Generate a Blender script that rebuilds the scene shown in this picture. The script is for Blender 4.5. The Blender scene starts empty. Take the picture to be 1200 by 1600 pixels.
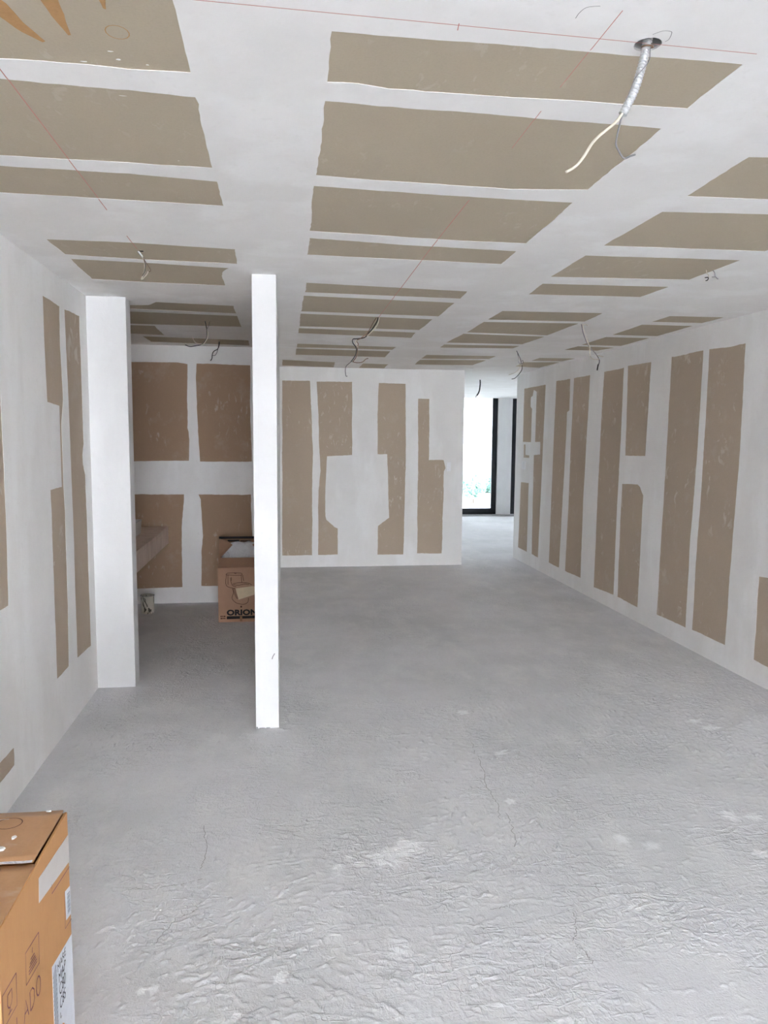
import bpy, bmesh, math, random
import numpy as np
from mathutils import Vector, Matrix, noise
from mathutils.geometry import delaunay_2d_cdt

random.seed(7)
rng = np.random.default_rng(11)
SC = bpy.context.scene
COL = SC.collection

# ------------------------------------------------------------------ camera
CAM_H, PITCH, YAW, ROLL, FPX = 1.607, -0.0996, 0.1366, 0.0078, 1160.95
f = Vector((math.sin(YAW) * math.cos(PITCH), math.cos(YAW) * math.cos(PITCH), math.sin(PITCH)))
r = Vector((math.cos(YAW), -math.sin(YAW), 0.0))
d = f.cross(r)
rr = math.cos(ROLL) * r - math.sin(ROLL) * d
dd = math.sin(ROLL) * r + math.cos(ROLL) * d
cam = bpy.data.cameras.new('camera')
cam.sensor_fit = 'VERTICAL'
cam.sensor_height = 36.0
cam.lens = 36.0 * FPX / 1600.0
cam.clip_start = 0.05
cam.clip_end = 500
camo = bpy.data.objects.new('camera', cam)
camo.matrix_world = Matrix(((rr.x, -dd.x, -f.x, 0), (rr.y, -dd.y, -f.y, 0), (rr.z, -dd.z, -f.z, CAM_H), (0, 0, 0, 1)))
COL.objects.link(camo)
SC.camera = camo

# ------------------------------------------------------------------ sky and exposure
world = bpy.data.worlds.new('overcast_sky')
SC.world = world
world.use_nodes = True
wn = world.node_tree.nodes
wn['Background'].inputs[0].default_value = (0.875, 0.918, 1.0, 1)
wn['Background'].inputs[1].default_value = 1.0
SC.view_settings.view_transform = 'Standard'
SC.view_settings.look = 'None'
SC.view_settings.gamma = 1.0
SC.view_settings.use_curve_mapping = False
SC.view_settings.exposure = 5.13
SC.cycles.max_bounces = 14
SC.cycles.diffuse_bounces = 12
SC.cycles.transparent_max_bounces = 12

# ------------------------------------------------------------------ materials
def lin(c):
    return tuple(((x / 255) / 12.92 if x / 255 <= 0.04045 else ((x / 255 + 0.055) / 1.055) ** 2.4) for x in c)

class NM:
    """a small node-material builder"""
    def __init__(self, name, color, rough=0.8, metal=0.0, spec=0.3):
        self.m = bpy.data.materials.new(name)
        self.m.use_nodes = True
        self.t = self.m.node_tree
        self.b = self.t.nodes['Principled BSDF']
        self.col = tuple(lin(color)) + (1,)
        self.b.inputs['Base Color'].default_value = self.col
        self.b.inputs['Roughness'].default_value = rough
        self.b.inputs['Metallic'].default_value = metal
        self.b.inputs['Specular IOR Level'].default_value = spec
        self.last = None
        self.co = None
    def n(self, kind, **kw):
        nd = self.t.nodes.new(kind)
        for k, v in kw.items():
            if k in nd.inputs: nd.inputs[k].default_value = v
            else: setattr(nd, k, v)
        return nd
    def l(self, a, b): self.t.links.new(a, b)
    def coord(self, scale=(1, 1, 1), rot=(0, 0, 0)):
        if self.co is None: self.co = self.n('ShaderNodeNewGeometry')
        mp = self.n('ShaderNodeMapping')
        mp.inputs['Scale'].default_value = scale
        mp.inputs['Rotation'].default_value = rot
        self.l(self.co.outputs['Position'], mp.inputs['Vector'])
        return mp.outputs[0]
    def noise(self, scale, detail=4, rough=0.55, stretch=(1, 1, 1), dist=0.0, rot=(0, 0, 0)):
        nz = self.n('ShaderNodeTexNoise', Scale=scale, Detail=detail, Roughness=rough, Distortion=dist)
        self.l(self.coord(stretch, rot), nz.inputs['Vector'])
        return nz.outputs['Fac']
    def ramp(self, fac, lo, hi, a=0.0, b=1.0):
        mr = self.n('ShaderNodeMapRange')
        mr.inputs[1].default_value, mr.inputs[2].default_value = lo, hi
        mr.inputs[3].default_value, mr.inputs[4].default_value = a, b
        self.l(fac, mr.inputs[0])
        return mr.outputs[0]
    def mul(self, a, b):
        mt = self.n('ShaderNodeMath', operation='MULTIPLY')
        self.l(a, mt.inputs[0])
        if hasattr(b, 'is_linked'): self.l(b, mt.inputs[1])
        else: mt.inputs[1].default_value = b
        return mt.outputs[0]
    def add(self, a, b):
        mt = self.n('ShaderNodeMath', operation='ADD')
        self.l(a, mt.inputs[0]); self.l(b, mt.inputs[1])
        return mt.outputs[0]
    def tint(self, fac, color):
        """mix a colour over what stands so far, by fac"""
        mx = self.n('ShaderNodeMix', data_type='RGBA')
        if self.last is None: mx.inputs[6].default_value = self.col
        else: self.l(self.last, mx.inputs[6])
        mx.inputs[7].default_value = tuple(lin(color)) + (1,)
        self.l(fac, mx.inputs[0])
        self.last = mx.outputs[2]
        self.l(self.last, self.b.inputs['Base Color'])
        return self
    def bump(self, fac, dist, strength=1.0):
        bp = self.n('ShaderNodeBump', Strength=strength, Distance=dist)
        self.l(fac, bp.inputs['Height'])
        self.l(bp.outputs[0], self.b.inputs['Normal'])
        return self

def plaster_mat(name, color, dark, light):
    q = NM(name, color, 0.88, spec=0.2)
    q.tint(q.ramp(q.noise(1.7, 5, 0.6), 0.44, 0.62, 0, 0.7), dark)
    q.tint(q.ramp(q.noise(3.1, 4, 0.55, (1, 1, 0.35)), 0.5, 0.62, 0, 0.8), light)
    q.tint(q.ramp(q.noise(38, 2, 0.5), 0.62, 0.70, 0, 0.35), dark)
    q.bump(q.add(q.mul(q.noise(9, 4), 1.0), q.mul(q.noise(70, 3), 0.15)), 0.006, 0.35)
    return q.m
M = {}
M['plaster'] = plaster_mat('joint_compound', (243, 242, 240), (237, 236, 234), (248, 248, 247))
M['paint'] = plaster_mat('primed_plaster', (236, 236, 236), (231, 231, 231), (241, 241, 241))
def board_mat(name, color, wear=1.0):
    q = NM(name, color, 0.92, spec=0.12)
    c = color
    q.tint(q.ramp(q.noise(1.1, 4), 0.4, 0.7, 0, 0.5), tuple(x * 0.95 for x in c))
    q.tint(q.ramp(q.noise(160, 2, 0.6), 0.45, 0.75, 0, 0.25), tuple(x * 0.9 for x in c))
    scuff = q.mul(q.ramp(q.noise(26, 3, 0.6, (1, 0.45, 0.35), 0.6), 0.60, 0.67), q.ramp(q.noise(1.9, 2), 0.47, 0.60))
    q.tint(q.mul(scuff, 0.6 * wear), (222, 216, 205))
    q.tint(q.mul(q.ramp(q.noise(5, 5, 0.7), 0.56, 0.70), 0.3 * wear), (205, 198, 186))
    return q.m
M['board'] = board_mat('gypsum_board_paper', (191, 180, 159), 0.35)
M['board_wall'] = board_mat('gypsum_board_paper_wall', (193, 177, 157))
M['board_bath'] = board_mat('gypsum_board_paper_shaded', (174, 148, 124), 0.6)  # same board as the walls, with the bathroom's dimmer light put into its colour
q = NM('torn_kraft_paper', (190, 150, 104), 0.95); q.tint(q.ramp(q.noise(90, 3), 0.4, 0.7, 0, 0.4), (170, 132, 90)); M['torn'] = q.m
q = NM('bare_concrete', (229, 229, 232), 0.9, spec=0.2)
q.tint(q.ramp(q.noise(0.9, 6, 0.62), 0.42, 0.62, 0, 0.8), (213, 214, 215))
q.tint(q.ramp(q.noise(4.3, 5, 0.65, (1, 0.6, 1)), 0.48, 0.68, 0, 0.6), (238, 238, 238))
q.tint(q.ramp(q.noise(55, 4, 0.7), 0.5, 0.85, 0, 0.5), (206, 205, 204))
at = q.n('ShaderNodeAttribute', attribute_name='splash')
q.tint(q.ramp(q.mul(at.outputs['Fac'], q.ramp(q.noise(40, 4, 0.7), 0.30, 0.55, 0.7, 1.1)), 0.12, 0.6, 0, 0.95), (252, 253, 255))
q.tint(q.mul(q.ramp(q.noise(34, 1, 0.5), 0.79, 0.81), 0.8), (246, 247, 247))
def ridge(nz, width):
    ab = q.n('ShaderNodeMath', operation='SUBTRACT'); ab.inputs[1].default_value = 0.5; q.l(nz, ab.inputs[0])
    a2 = q.n('ShaderNodeMath', operation='ABSOLUTE'); q.l(ab.outputs[0], a2.inputs[0])
    return q.ramp(a2.outputs[0], 0.0, width, 1.0, 0.0)
pick = q.ramp(q.noise(1.3, 2), 0.42, 0.58)
inv = q.ramp(pick, 0, 1, 1, 0)
worn = q.ramp(q.noise(2.1, 3), 0.42, 0.60, 0.08, 1.0)
r1 = q.mul(ridge(q.noise(17, 2, 0.5, (0.5, 1, 1), 0.5, (0, 0, 0.3)), 0.075), pick)
r2 = q.mul(ridge(q.noise(19, 2, 0.5, (0.4, 1, 1), 0.5, (0, 0, -0.25)), 0.075), inv)
r3 = q.mul(ridge(q.noise(44, 2, 0.5, (1, 0.6, 1), 0.7, (0, 0, -0.5)), 0.11), 0.45)
q.bump(q.add(q.mul(q.add(q.add(r1, r2), r3), worn), q.mul(q.noise(150, 3, 0.65), 0.5)), 0.006, 0.6)
M['floor'] = q.m
def carton(name, color, dark):
    q = NM(name, color, 0.75, spec=0.25)
    q.tint(q.ramp(q.noise(6, 5), 0.45, 0.75, 0, 0.5), dark)
    q.tint(q.ramp(q.noise(120, 2, 0.5, (1, 1, 0.15)), 0.45, 0.7, 0, 0.25), dark)
    return q
M['carton'] = carton('corrugated_cardboard', (206, 156, 106), (196, 146, 98)).m
q = carton('taped_cardboard', (196, 152, 112), (180, 138, 100)); q.tint(q.ramp(q.noise(14, 4, 0.7, (0.5, 1, 1)), 0.56, 0.7, 0, 0.5), (206, 186, 166)); q.b.inputs['Roughness'].default_value = 0.32; M['carton_top'] = q.m
M['carton_brown'] = carton('brown_cardboard', (182, 146, 121), (172, 137, 112)).m
M['carton_in'] = carton('cardboard_inside', (150, 118, 92), (138, 108, 84)).m
def flat(name, color, rough=0.7, metal=0.0, spec=0.3, var=None):
    q = NM(name, color, rough, metal, spec)
    c = var or tuple(x * 0.9 for x in color)
    q.tint(q.ramp(q.noise(45, 3), 0.4, 0.75, 0, 0.35), c)
    return q.m
M['label'] = flat('white_label', (232, 236, 244), 0.5)
M['tape'] = flat('pale_packing_tape', (214, 208, 204), 0.4, var=(204, 197, 192))
M['ink'] = flat('black_ink', (40, 38, 40), 0.7)
M['ink_grey'] = flat('grey_ink', (112, 122, 138), 0.7)
M['ink_purple'] = flat('purple_ink', (128, 82, 96), 0.7)
M['ink_brown'] = flat('brown_ink', (92, 60, 44), 0.7)
M['beige_paper'] = flat('beige_paper', (222, 204, 172), 0.8)
M['drip'] = flat('white_paint_drip', (244, 244, 242), 0.5)
M['chalk'] = flat('red_chalk', (204, 140, 132), 0.9, var=(216, 176, 168))
M['pencil'] = flat('pencil_lead', (120, 120, 120), 0.8)
M['black_metal'] = flat('black_aluminium', (34, 36, 42), 0.45, 0.2)
M['zinc'] = flat('galvanised_steel', (214, 215, 216), 0.38, 0.7, var=(180, 182, 184))
M['wire_white'] = flat('white_insulation', (218, 210, 194), 0.5)
M['wire_grey'] = flat('grey_insulation', (128, 126, 128), 0.5)
M['wire_black'] = flat('black_insulation', (38, 38, 42), 0.5)
M['wire_red'] = flat('red_insulation', (128, 100, 84), 0.5)
M['copper'] = flat('bare_copper', (134, 108, 88), 0.5, 0.3)
M['hole'] = flat('dark_void', (34, 32, 30), 0.95)
M['crack'] = flat('crack_shadow_dirt', (140, 138, 135), 0.95)
M['plastic_white'] = flat('white_plastic', (250, 251, 253), 0.35)
M['porcelain'] = flat('white_porcelain', (226, 226, 224), 0.2, spec=0.5)
q = NM('plastic_film', (236, 237, 242), 0.18, spec=0.6); q.bump(q.noise(22, 4, 0.6, (1, 0.5, 1), 1.2), 0.02, 0.8); M['film'] = q.m
q = NM('travertine', (222, 202, 188), 0.5, spec=0.3)
q.tint(q.ramp(q.noise(14, 5, 0.6, (1, 1, 0.18)), 0.42, 0.66, 0, 0.75), (196, 174, 158))
q.tint(q.ramp(q.noise(40, 3, 0.6, (1, 1, 0.2)), 0.6, 0.72, 0, 0.7), (238, 222, 210)); M['stone'] = q.m
q = NM('plaster_caked_tin', (206, 200, 188), 0.85)
q.tint(q.ramp(q.noise(20, 3, 0.55, (1, 1, 0.4), 0.9), 0.54, 0.57), (74, 70, 62))
q.bump(q.noise(30, 4), 0.02, 0.6); M['caked'] = q.m
q = NM('leaf', (112, 150, 134), 0.8); q.tint(q.ramp(q.noise(1.3, 3), 0.4, 0.6), (150, 176, 168)); M['leaf'] = q.m
M['bark'] = flat('bark', (110, 96, 82), 0.9)
q = NM('dry_ground', (208, 204, 196), 0.9); q.tint(q.ramp(q.noise(0.2, 4), 0.4, 0.7), (220, 216, 208)); M['ground'] = q.m
M['sealant'] = flat('grey_threshold', (150, 150, 150), 0.7)
g = bpy.data.materials.new('window_glass'); g.use_nodes = True
gt = g.node_tree; gt.nodes.clear()
go = gt.nodes.new('ShaderNodeOutputMaterial'); gm = gt.nodes.new('ShaderNodeMixShader'); gf = gt.nodes.new('ShaderNodeFresnel')
gtr = gt.nodes.new('ShaderNodeBsdfTransparent'); ggl = gt.nodes.new('ShaderNodeBsdfGlossy')
gtr.inputs[0].default_value = (0.60, 0.625, 0.645, 1); ggl.inputs['Roughness'].default_value = 0.02; gf.inputs[0].default_value = 1.45
gt.links.new(gf.outputs[0], gm.inputs[0]); gt.links.new(gtr.outputs[0], gm.inputs[1]); gt.links.new(ggl.outputs[0], gm.inputs[2]); gt.links.new(gm.outputs[0], go.inputs[0])
M['glass'] = g

# ------------------------------------------------------------------ helpers
def link(name, me, parent=None, loc=None):
    o = bpy.data.objects.new(name, me)
    COL.objects.link(o)
    if parent is not None: o.parent = parent
    if loc is not None: o.location = loc
    return o
def mesh(name, verts, faces, mat, smooth=False):
    me = bpy.data.meshes.new(name)
    me.from_pydata([tuple(v) for v in verts], [], faces)
    me.materials.append(M[mat] if isinstance(mat, str) else mat)
    if smooth: me.polygons.foreach_set('use_smooth', [True] * len(me.polygons))
    me.update()
    return me
def struct(o):
    o['kind'] = 'structure'
    return o
def thing(name, label, cat, loc=(0, 0, 0), group=None):
    o = link(name, None, None, loc)
    o['label'] = label; o['category'] = cat
    if group: o['group'] = group
    return o
def from_bm(name, bm, mat, parent=None, loc=None, smooth=False):
    bmesh.ops.recalc_face_normals(bm, faces=bm.faces)
    me = bpy.data.meshes.new(name)
    bm.to_mesh(me); bm.free()
    me.materials.append(M[mat])
    if smooth: me.polygons.foreach_set('use_smooth', [True] * len(me.polygons))
    return link(name, me, parent, loc)
def box_bm(boxes, bevel=0.0):
    bm = bmesh.new()
    for (x0, y0, z0, x1, y1, z1) in boxes:
        vs = [bm.verts.new(p) for p in ((x0, y0, z0), (x1, y0, z0), (x1, y1, z0), (x0, y1, z0), (x0, y0, z1), (x1, y0, z1), (x1, y1, z1), (x0, y1, z1))]
        for q in ((0, 3, 2, 1), (4, 5, 6, 7), (0, 1, 5, 4), (1, 2, 6, 5), (2, 3, 7, 6), (3, 0, 4, 7)):
            bm.faces.new([vs[i] for i in q])
    if bevel: bmesh.ops.bevel(bm, geom=bm.edges[:], offset=bevel, segments=2, profile=0.6, affect='EDGES')
    return bm
def box(name, b, mat, parent=None, bevel=0.0, loc=None):
    return from_bm(name, box_bm([b] if not isinstance(b[0], (tuple, list)) else b, bevel), mat, parent, loc)

def smooth_path(pts, n=6):
    P = [Vector(p) for p in pts]
    if len(P) < 3: return [P[0].lerp(P[-1], i / n) for i in range(n + 1)]
    P = [P[0] * 2 - P[1]] + P + [P[-1] * 2 - P[-2]]
    out = []
    for i in range(1, len(P) - 2):
        for k in range(n):
            t = k / n
            a, b, c, e = P[i - 1], P[i], P[i + 1], P[i + 2]
            out.append(0.5 * ((2 * b) + (c - a) * t + (2 * a - 5 * b + 4 * c - e) * t * t + (3 * b - a - 3 * c + e) * t ** 3))
    out.append(P[-2])
    return out
def tube_mesh(name, path, rad, mat, sides=8):
    n = len(path)
    T = [(path[min(i + 1, n - 1)] - path[max(i - 1, 0)]).normalized() for i in range(n)]
    nrm = T[0].orthogonal().normalized()
    vs, fs = [], []
    for i in range(n):
        nrm = (nrm - T[i] * nrm.dot(T[i])).normalized()
        bi = T[i].cross(nrm)
        rd = rad(i) if callable(rad) else rad
        for k in range(sides):
            a = 2 * math.pi * k / sides
            vs.append(path[i] + (nrm * math.cos(a) + bi * math.sin(a)) * rd)
    for i in range(n - 1):
        for k in range(sides):
            k2 = (k + 1) % sides
            fs.append((i * sides + k, i * sides + k2, (i + 1) * sides + k2, (i + 1) * sides + k))
    fs.append(tuple(range(sides))[::-1]); fs.append(tuple((n - 1) * sides + k for k in range(sides)))
    return mesh(name, vs, fs, mat, True)
def ribbon(pts, w, place):
    """flat strip of width w along 2-D pts; place(a, b) gives the 3-D point"""
    P = [Vector((p[0], p[1])) for p in pts]
    vs, fs = [], []
    for i, p in enumerate(P):
        t = (P[min(i + 1, len(P) - 1)] - P[max(i - 1, 0)]).normalized()
        nn = Vector((-t.y, t.x)) * w / 2
        vs += [place(*(p + nn)), place(*(p - nn))]
    for i in range(len(P) - 1): fs.append((2 * i, 2 * i + 1, 2 * i + 3, 2 * i + 2))
    return vs, fs
def merge(parts):
    V, F = [], []
    for v, fc in parts:
        o = len(V); V += list(v); F += [tuple(i + o for i in q) for q in fc]
    return V, F
def text_shape(txt, size, sx=1.0, bold=0.0, spacing=1.0):
    """flat letter shapes as (verts2d, faces), lower left corner at 0,0"""
    cu = bpy.data.curves.new('lettering', 'FONT')
    cu.body = txt; cu.size = size; cu.offset = bold; cu.space_character = spacing; cu.resolution_u = 3
    o = bpy.data.objects.new('lettering', cu); COL.objects.link(o)
    dg = bpy.context.evaluated_depsgraph_get()
    me = o.evaluated_get(dg).to_mesh()
    vs = [(v.co.x * sx, v.co.y) for v in me.vertices]; fs = [tuple(p.vertices) for p in me.polygons]
    o.evaluated_get(dg).to_mesh_clear()
    bpy.data.objects.remove(o); bpy.data.curves.remove(cu)
    x0 = min(v[0] for v in vs); y0 = min(v[1] for v in vs)
    return [(a - x0, b - y0) for a, b in vs], fs
def sm(a, lo, hi):
    t = min(1, max(0, (a - lo) / (hi - lo)))
    return t * t * (3 - 2 * t)

# ------------------------------------------------------------------ room shell: plaster coats with the bare board showing through
H = 2.45
XL, XS, XP0, XP1, XM, XR = -1.174, -0.942, -0.152, -0.026, 2.262, 3.107
YREAR, YS, YS2, YP, YB, YM, YR, YW = -11.0, 4.817, 4.953, 4.026, 7.270, 9.163, 9.679, 15.3
XBATH, XFAR = -1.75, 6.4
HOLES = {
'ceiling': [
 [(-0.625,1.870),(-0.501,1.868),(-0.348,1.876),(-0.206,1.871),(-0.206,1.578),(-0.207,1.407),(-1.005,1.407),(-1.005,1.873)],
 [(-0.660,1.969),(-0.399,1.985),(-0.210,1.998),(-0.205,2.037),(-0.211,2.229),(-0.213,2.494),(-0.468,2.487),(-0.843,2.488),(-1.005,2.485),(-1.005,1.962)],
 [(-1.005,2.575),(-0.875,2.579),(-0.488,2.587),(-0.209,2.621),(-0.208,2.885),(-0.544,2.872),(-0.972,2.857),(-1.005,2.855)],
 [(-1.006,3.486),(-0.664,3.482),(-0.206,3.523),(-0.213,3.814),(-0.667,3.799),(-1.001,3.754)],
 [(-1.001,3.843),(-0.640,3.867),(-0.258,3.913),(-0.297,4.009),(-0.310,4.135),(-0.310,4.364),(-0.831,4.334),(-1.015,4.307)],
 [(0.108,1.643),(0.496,1.641),(1.034,1.641),(1.032,1.871),(0.571,1.879),(0.261,1.880),(0.186,1.865),(0.112,1.868)],
 [(0.113,1.969),(0.285,1.975),(0.604,1.982),(1.028,1.995),(1.034,2.503),(0.780,2.539),(0.339,2.525),(0.114,2.508),(0.116,2.080)],
 [(0.112,2.612),(0.426,2.628),(0.812,2.643),(1.037,2.642),(1.054,3.212),(0.802,3.214),(0.118,3.167),(0.112,2.818)],
 [(0.122,3.276),(0.541,3.323),(1.054,3.347),(1.060,3.602),(0.121,3.569)],
 [(0.138,4.203),(1.063,4.285),(1.077,4.512),(0.139,4.477)],
 [(0.135,4.582),(1.076,4.654),(1.084,5.184),(0.133,5.149)],
 [(0.132,5.238),(1.070,5.315),(1.073,5.856),(0.137,5.836)],
 [(0.136,5.928),(1.071,5.998),(1.089,6.320),(0.137,6.214)],
 [(0.143,6.904),(1.062,6.980),(1.057,7.199),(0.142,7.183)],
 [(0.142,7.286),(1.061,7.328),(1.077,7.877),(0.145,7.825)],
 [(0.009,8.363),(0.594,8.506),(0.625,9.125),(0.009,9.039)],
 [(0.925,8.582),(1.223,8.615),(1.241,9.123),(0.929,9.150)],
 [(1.388,2.148),(1.445,2.141),(2.140,2.131),(2.150,2.495),(1.696,2.499),(1.399,2.512)],
 [(1.405,2.692),(1.808,2.658),(2.148,2.669),(2.147,3.165),(1.399,3.190)],
 [(1.392,3.369),(2.140,3.334),(2.138,3.776),(1.395,3.833)],
 [(1.415,4.004),(2.127,3.965),(2.113,4.273),(1.438,4.308)],
 [(1.455,4.889),(2.137,4.848),(2.164,5.219),(1.458,5.257)],
 [(1.459,5.362),(2.156,5.306),(2.153,5.950),(1.468,5.913)],
 [(1.461,5.990),(2.160,6.028),(2.140,6.549),(1.448,6.573)],
 [(1.459,6.700),(2.154,6.665),(2.151,6.865),(1.471,6.937)],
 [(1.461,7.561),(2.184,7.530),(2.191,7.815),(1.478,7.934)],
 [(1.487,8.053),(2.196,7.935),(2.189,8.511),(1.522,8.565)],
 [(2.635,4.881),(3.025,4.863),(3.017,5.127),(2.636,5.139)],
 [(2.631,5.273),(3.027,5.261),(3.042,5.826),(2.656,5.825)],
 [(2.661,5.957),(3.040,5.947),(3.046,6.494),(2.670,6.489)],
 [(2.676,6.583),(3.044,6.621),(2.989,6.875),(2.661,6.874)],
 [(2.675,7.602),(3.060,7.584),(3.029,7.886),(2.684,7.891)],
 [(2.653,8.059),(3.042,7.975),(3.044,8.643),(2.716,8.553)],
 [(-0.785,4.961),(-0.305,5.015),(-0.306,5.314),(-1.004,5.251),(-1.151,5.231),(-1.138,5.085),(-0.976,5.107),(-0.853,5.084)],
 [(-1.026,5.365),(-0.307,5.422),(-0.304,5.954),(-1.139,5.942),(-1.284,5.928),(-1.186,5.351)],
 [(-1.148,6.015),(-0.966,6.014),(-0.971,6.243),(-0.970,6.562),(-1.168,6.522),(-1.311,6.511),(-1.258,6.020)],
 [(-1.169,6.658),(-0.288,6.763),(-0.293,7.136),(-1.162,7.027)],
],
'bath': [
 [(-1.381,2.290),(-0.965,2.295),(-0.876,2.280),(-0.887,1.685),(-0.875,1.606),(-0.879,1.374),(-1.381,1.368),(-1.726,1.359),(-1.727,2.292)],
 [(-0.792,2.288),(-0.294,2.282),(-0.299,1.770),(-0.289,1.370),(-0.775,1.368),(-0.794,1.817),(-0.801,2.145)],
 [(-1.382,1.055),(-0.931,1.054),(-0.931,1.008),(-0.957,0.744),(-0.961,0.156),(-1.379,0.149),(-1.750,0.145),(-1.747,1.056)],
 [(-0.795,1.053),(-0.300,1.052),(-0.293,0.600),(-0.297,0.155),(-0.782,0.164),(-0.776,0.506),(-0.760,0.642),(-0.775,1.007)],
],
'main': [
 [(0.008,2.285),(0.341,2.287),(0.375,1.442),(0.367,1.075),(0.362,0.148),(-0.004,0.151)],
 [(0.421,2.278),(0.853,2.284),(0.856,1.393),(0.547,1.375),(0.527,0.996),(0.527,0.636),(0.540,0.589),(0.640,0.497),(0.680,0.480),(0.681,0.154),(0.437,0.152),(0.443,0.957),(0.469,1.201),(0.450,1.522),(0.444,1.884)],
 [(1.184,2.276),(1.515,2.271),(1.528,1.365),(1.523,0.952),(1.509,0.143),(1.181,0.145),(1.186,0.507),(1.325,0.610),(1.308,1.077),(1.294,1.405),(1.174,1.405),(1.168,1.893)],
 [(1.677,2.092),(1.817,2.090),(1.821,1.332),(2.009,1.333),(2.036,1.232),(2.016,1.191),(2.011,0.720),(2.003,0.151),(1.686,0.155),(1.686,1.366)],
],
'right': [
 [(9.384,2.252),(8.591,2.249),(8.628,1.381),(8.690,0.158),(8.921,0.165),(8.942,1.407),(8.717,1.418),(8.723,1.571),(8.908,1.570),(8.901,2.185),(9.009,2.211),(9.041,2.142),(9.110,2.127),(9.113,2.011),(9.055,1.982),(9.064,1.569),(9.379,1.567)],
 [(9.340,1.534),(9.273,1.535),(9.262,1.403),(9.116,1.399),(9.114,1.366),(9.336,1.364)],
 [(9.420,1.039),(9.107,1.049),(9.109,0.160),(9.469,0.170)],
 [(8.244,2.265),(7.827,2.259),(7.825,1.921),(7.888,1.904),(7.891,1.693),(7.983,0.155),(8.310,0.159),(8.270,1.717)],
 [(7.724,2.258),(7.299,2.257),(7.342,1.435),(7.367,0.959),(7.367,0.154),(7.801,0.152),(7.759,1.041),(7.754,1.616)],
 [(6.965,2.261),(6.808,2.260),(6.543,2.264),(6.549,1.618),(6.571,1.046),(6.577,0.142),(7.028,0.124),(7.014,1.182),(6.992,1.874)],
 [(6.464,2.271),(6.032,2.264),(6.069,1.468),(6.444,1.463),(6.453,1.857)],
 [(6.486,1.201),(6.187,1.214),(6.137,1.194),(6.073,1.124),(6.080,0.882),(6.094,0.132),(6.491,0.140),(6.492,0.969)],
 [(5.698,2.272),(5.588,2.268),(5.242,2.271),(5.258,1.471),(5.297,0.786),(5.300,0.153),(5.753,0.149),(5.731,0.922),(5.709,1.671)],
 [(5.166,2.271),(4.904,2.257),(4.731,2.261),(4.728,1.534),(4.756,0.952),(4.778,0.161),(5.209,0.160),(5.197,0.801),(5.178,1.239),(5.166,1.879)],
 [(4.446,0.717),(4.355,0.725),(4.057,0.758),(4.069,0.143),(4.302,0.149),(4.451,0.155)],
],
'left': [
 [(2.95,2.295),(3.352,2.293),(3.352,1.778),(3.361,1.483),(3.355,1.148),(3.342,0.874),(2.95,0.868)],
 [(2.95,0.250),(3.335,0.240),(3.331,0.162),(2.95,0.155)],
 [(3.977,2.297),(4.261,2.292),(4.246,2.093),(4.267,1.797),(4.220,1.667),(4.219,1.322),(4.230,1.201),(4.226,1.047),(4.224,0.670),(4.198,0.338),(3.985,0.335),(3.987,0.774),(3.993,1.204),(3.987,1.328),(4.186,1.330),(4.194,1.763),(3.990,1.774),(3.975,2.099)],
 [(4.351,2.292),(4.657,2.304),(4.659,2.027),(4.662,1.556),(4.645,1.530),(4.628,1.490),(4.632,1.440),(4.675,1.370),(4.682,1.096),(4.682,0.915),(4.683,0.317),(4.374,0.333),(4.383,1.122),(4.371,1.725),(4.357,2.106)],
],
}
def ragged(poly, step=0.03, amp=0.0035, seed=0):
    """a hand-trowelled outline: the polygon's edges cut short and shaken a little"""
    out = []
    n = len(poly)
    for i in range(n):
        a, b = Vector(poly[i]), Vector(poly[(i + 1) % n])
        L = (b - a).length
        k = max(1, int(L / step))
        nn = Vector((-(b - a).y, (b - a).x)).normalized()
        for j in range(k):
            t = j / k
            p = a.lerp(b, t)
            e = min(1.0, 4 * t * (1 - t) * 2)
            w = noise.noise(Vector((p.x * 4, p.y * 4, seed))) * amp * 1.6 + noise.noise(Vector((p.x * 28, p.y * 28, seed + 9))) * amp
            out.append(tuple(p + nn * w * e))
    return out
def inside(x, y, poly):
    c = False
    j = len(poly) - 1
    for i in range(len(poly)):
        (xi, yi), (xj, yj) = poly[i], poly[j]
        if (yi > y) != (yj > y) and x < (xj - xi) * (y - yi) / (yj - yi) + xi: c = not c
        j = i
    return c
COAT = 0.0014
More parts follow.
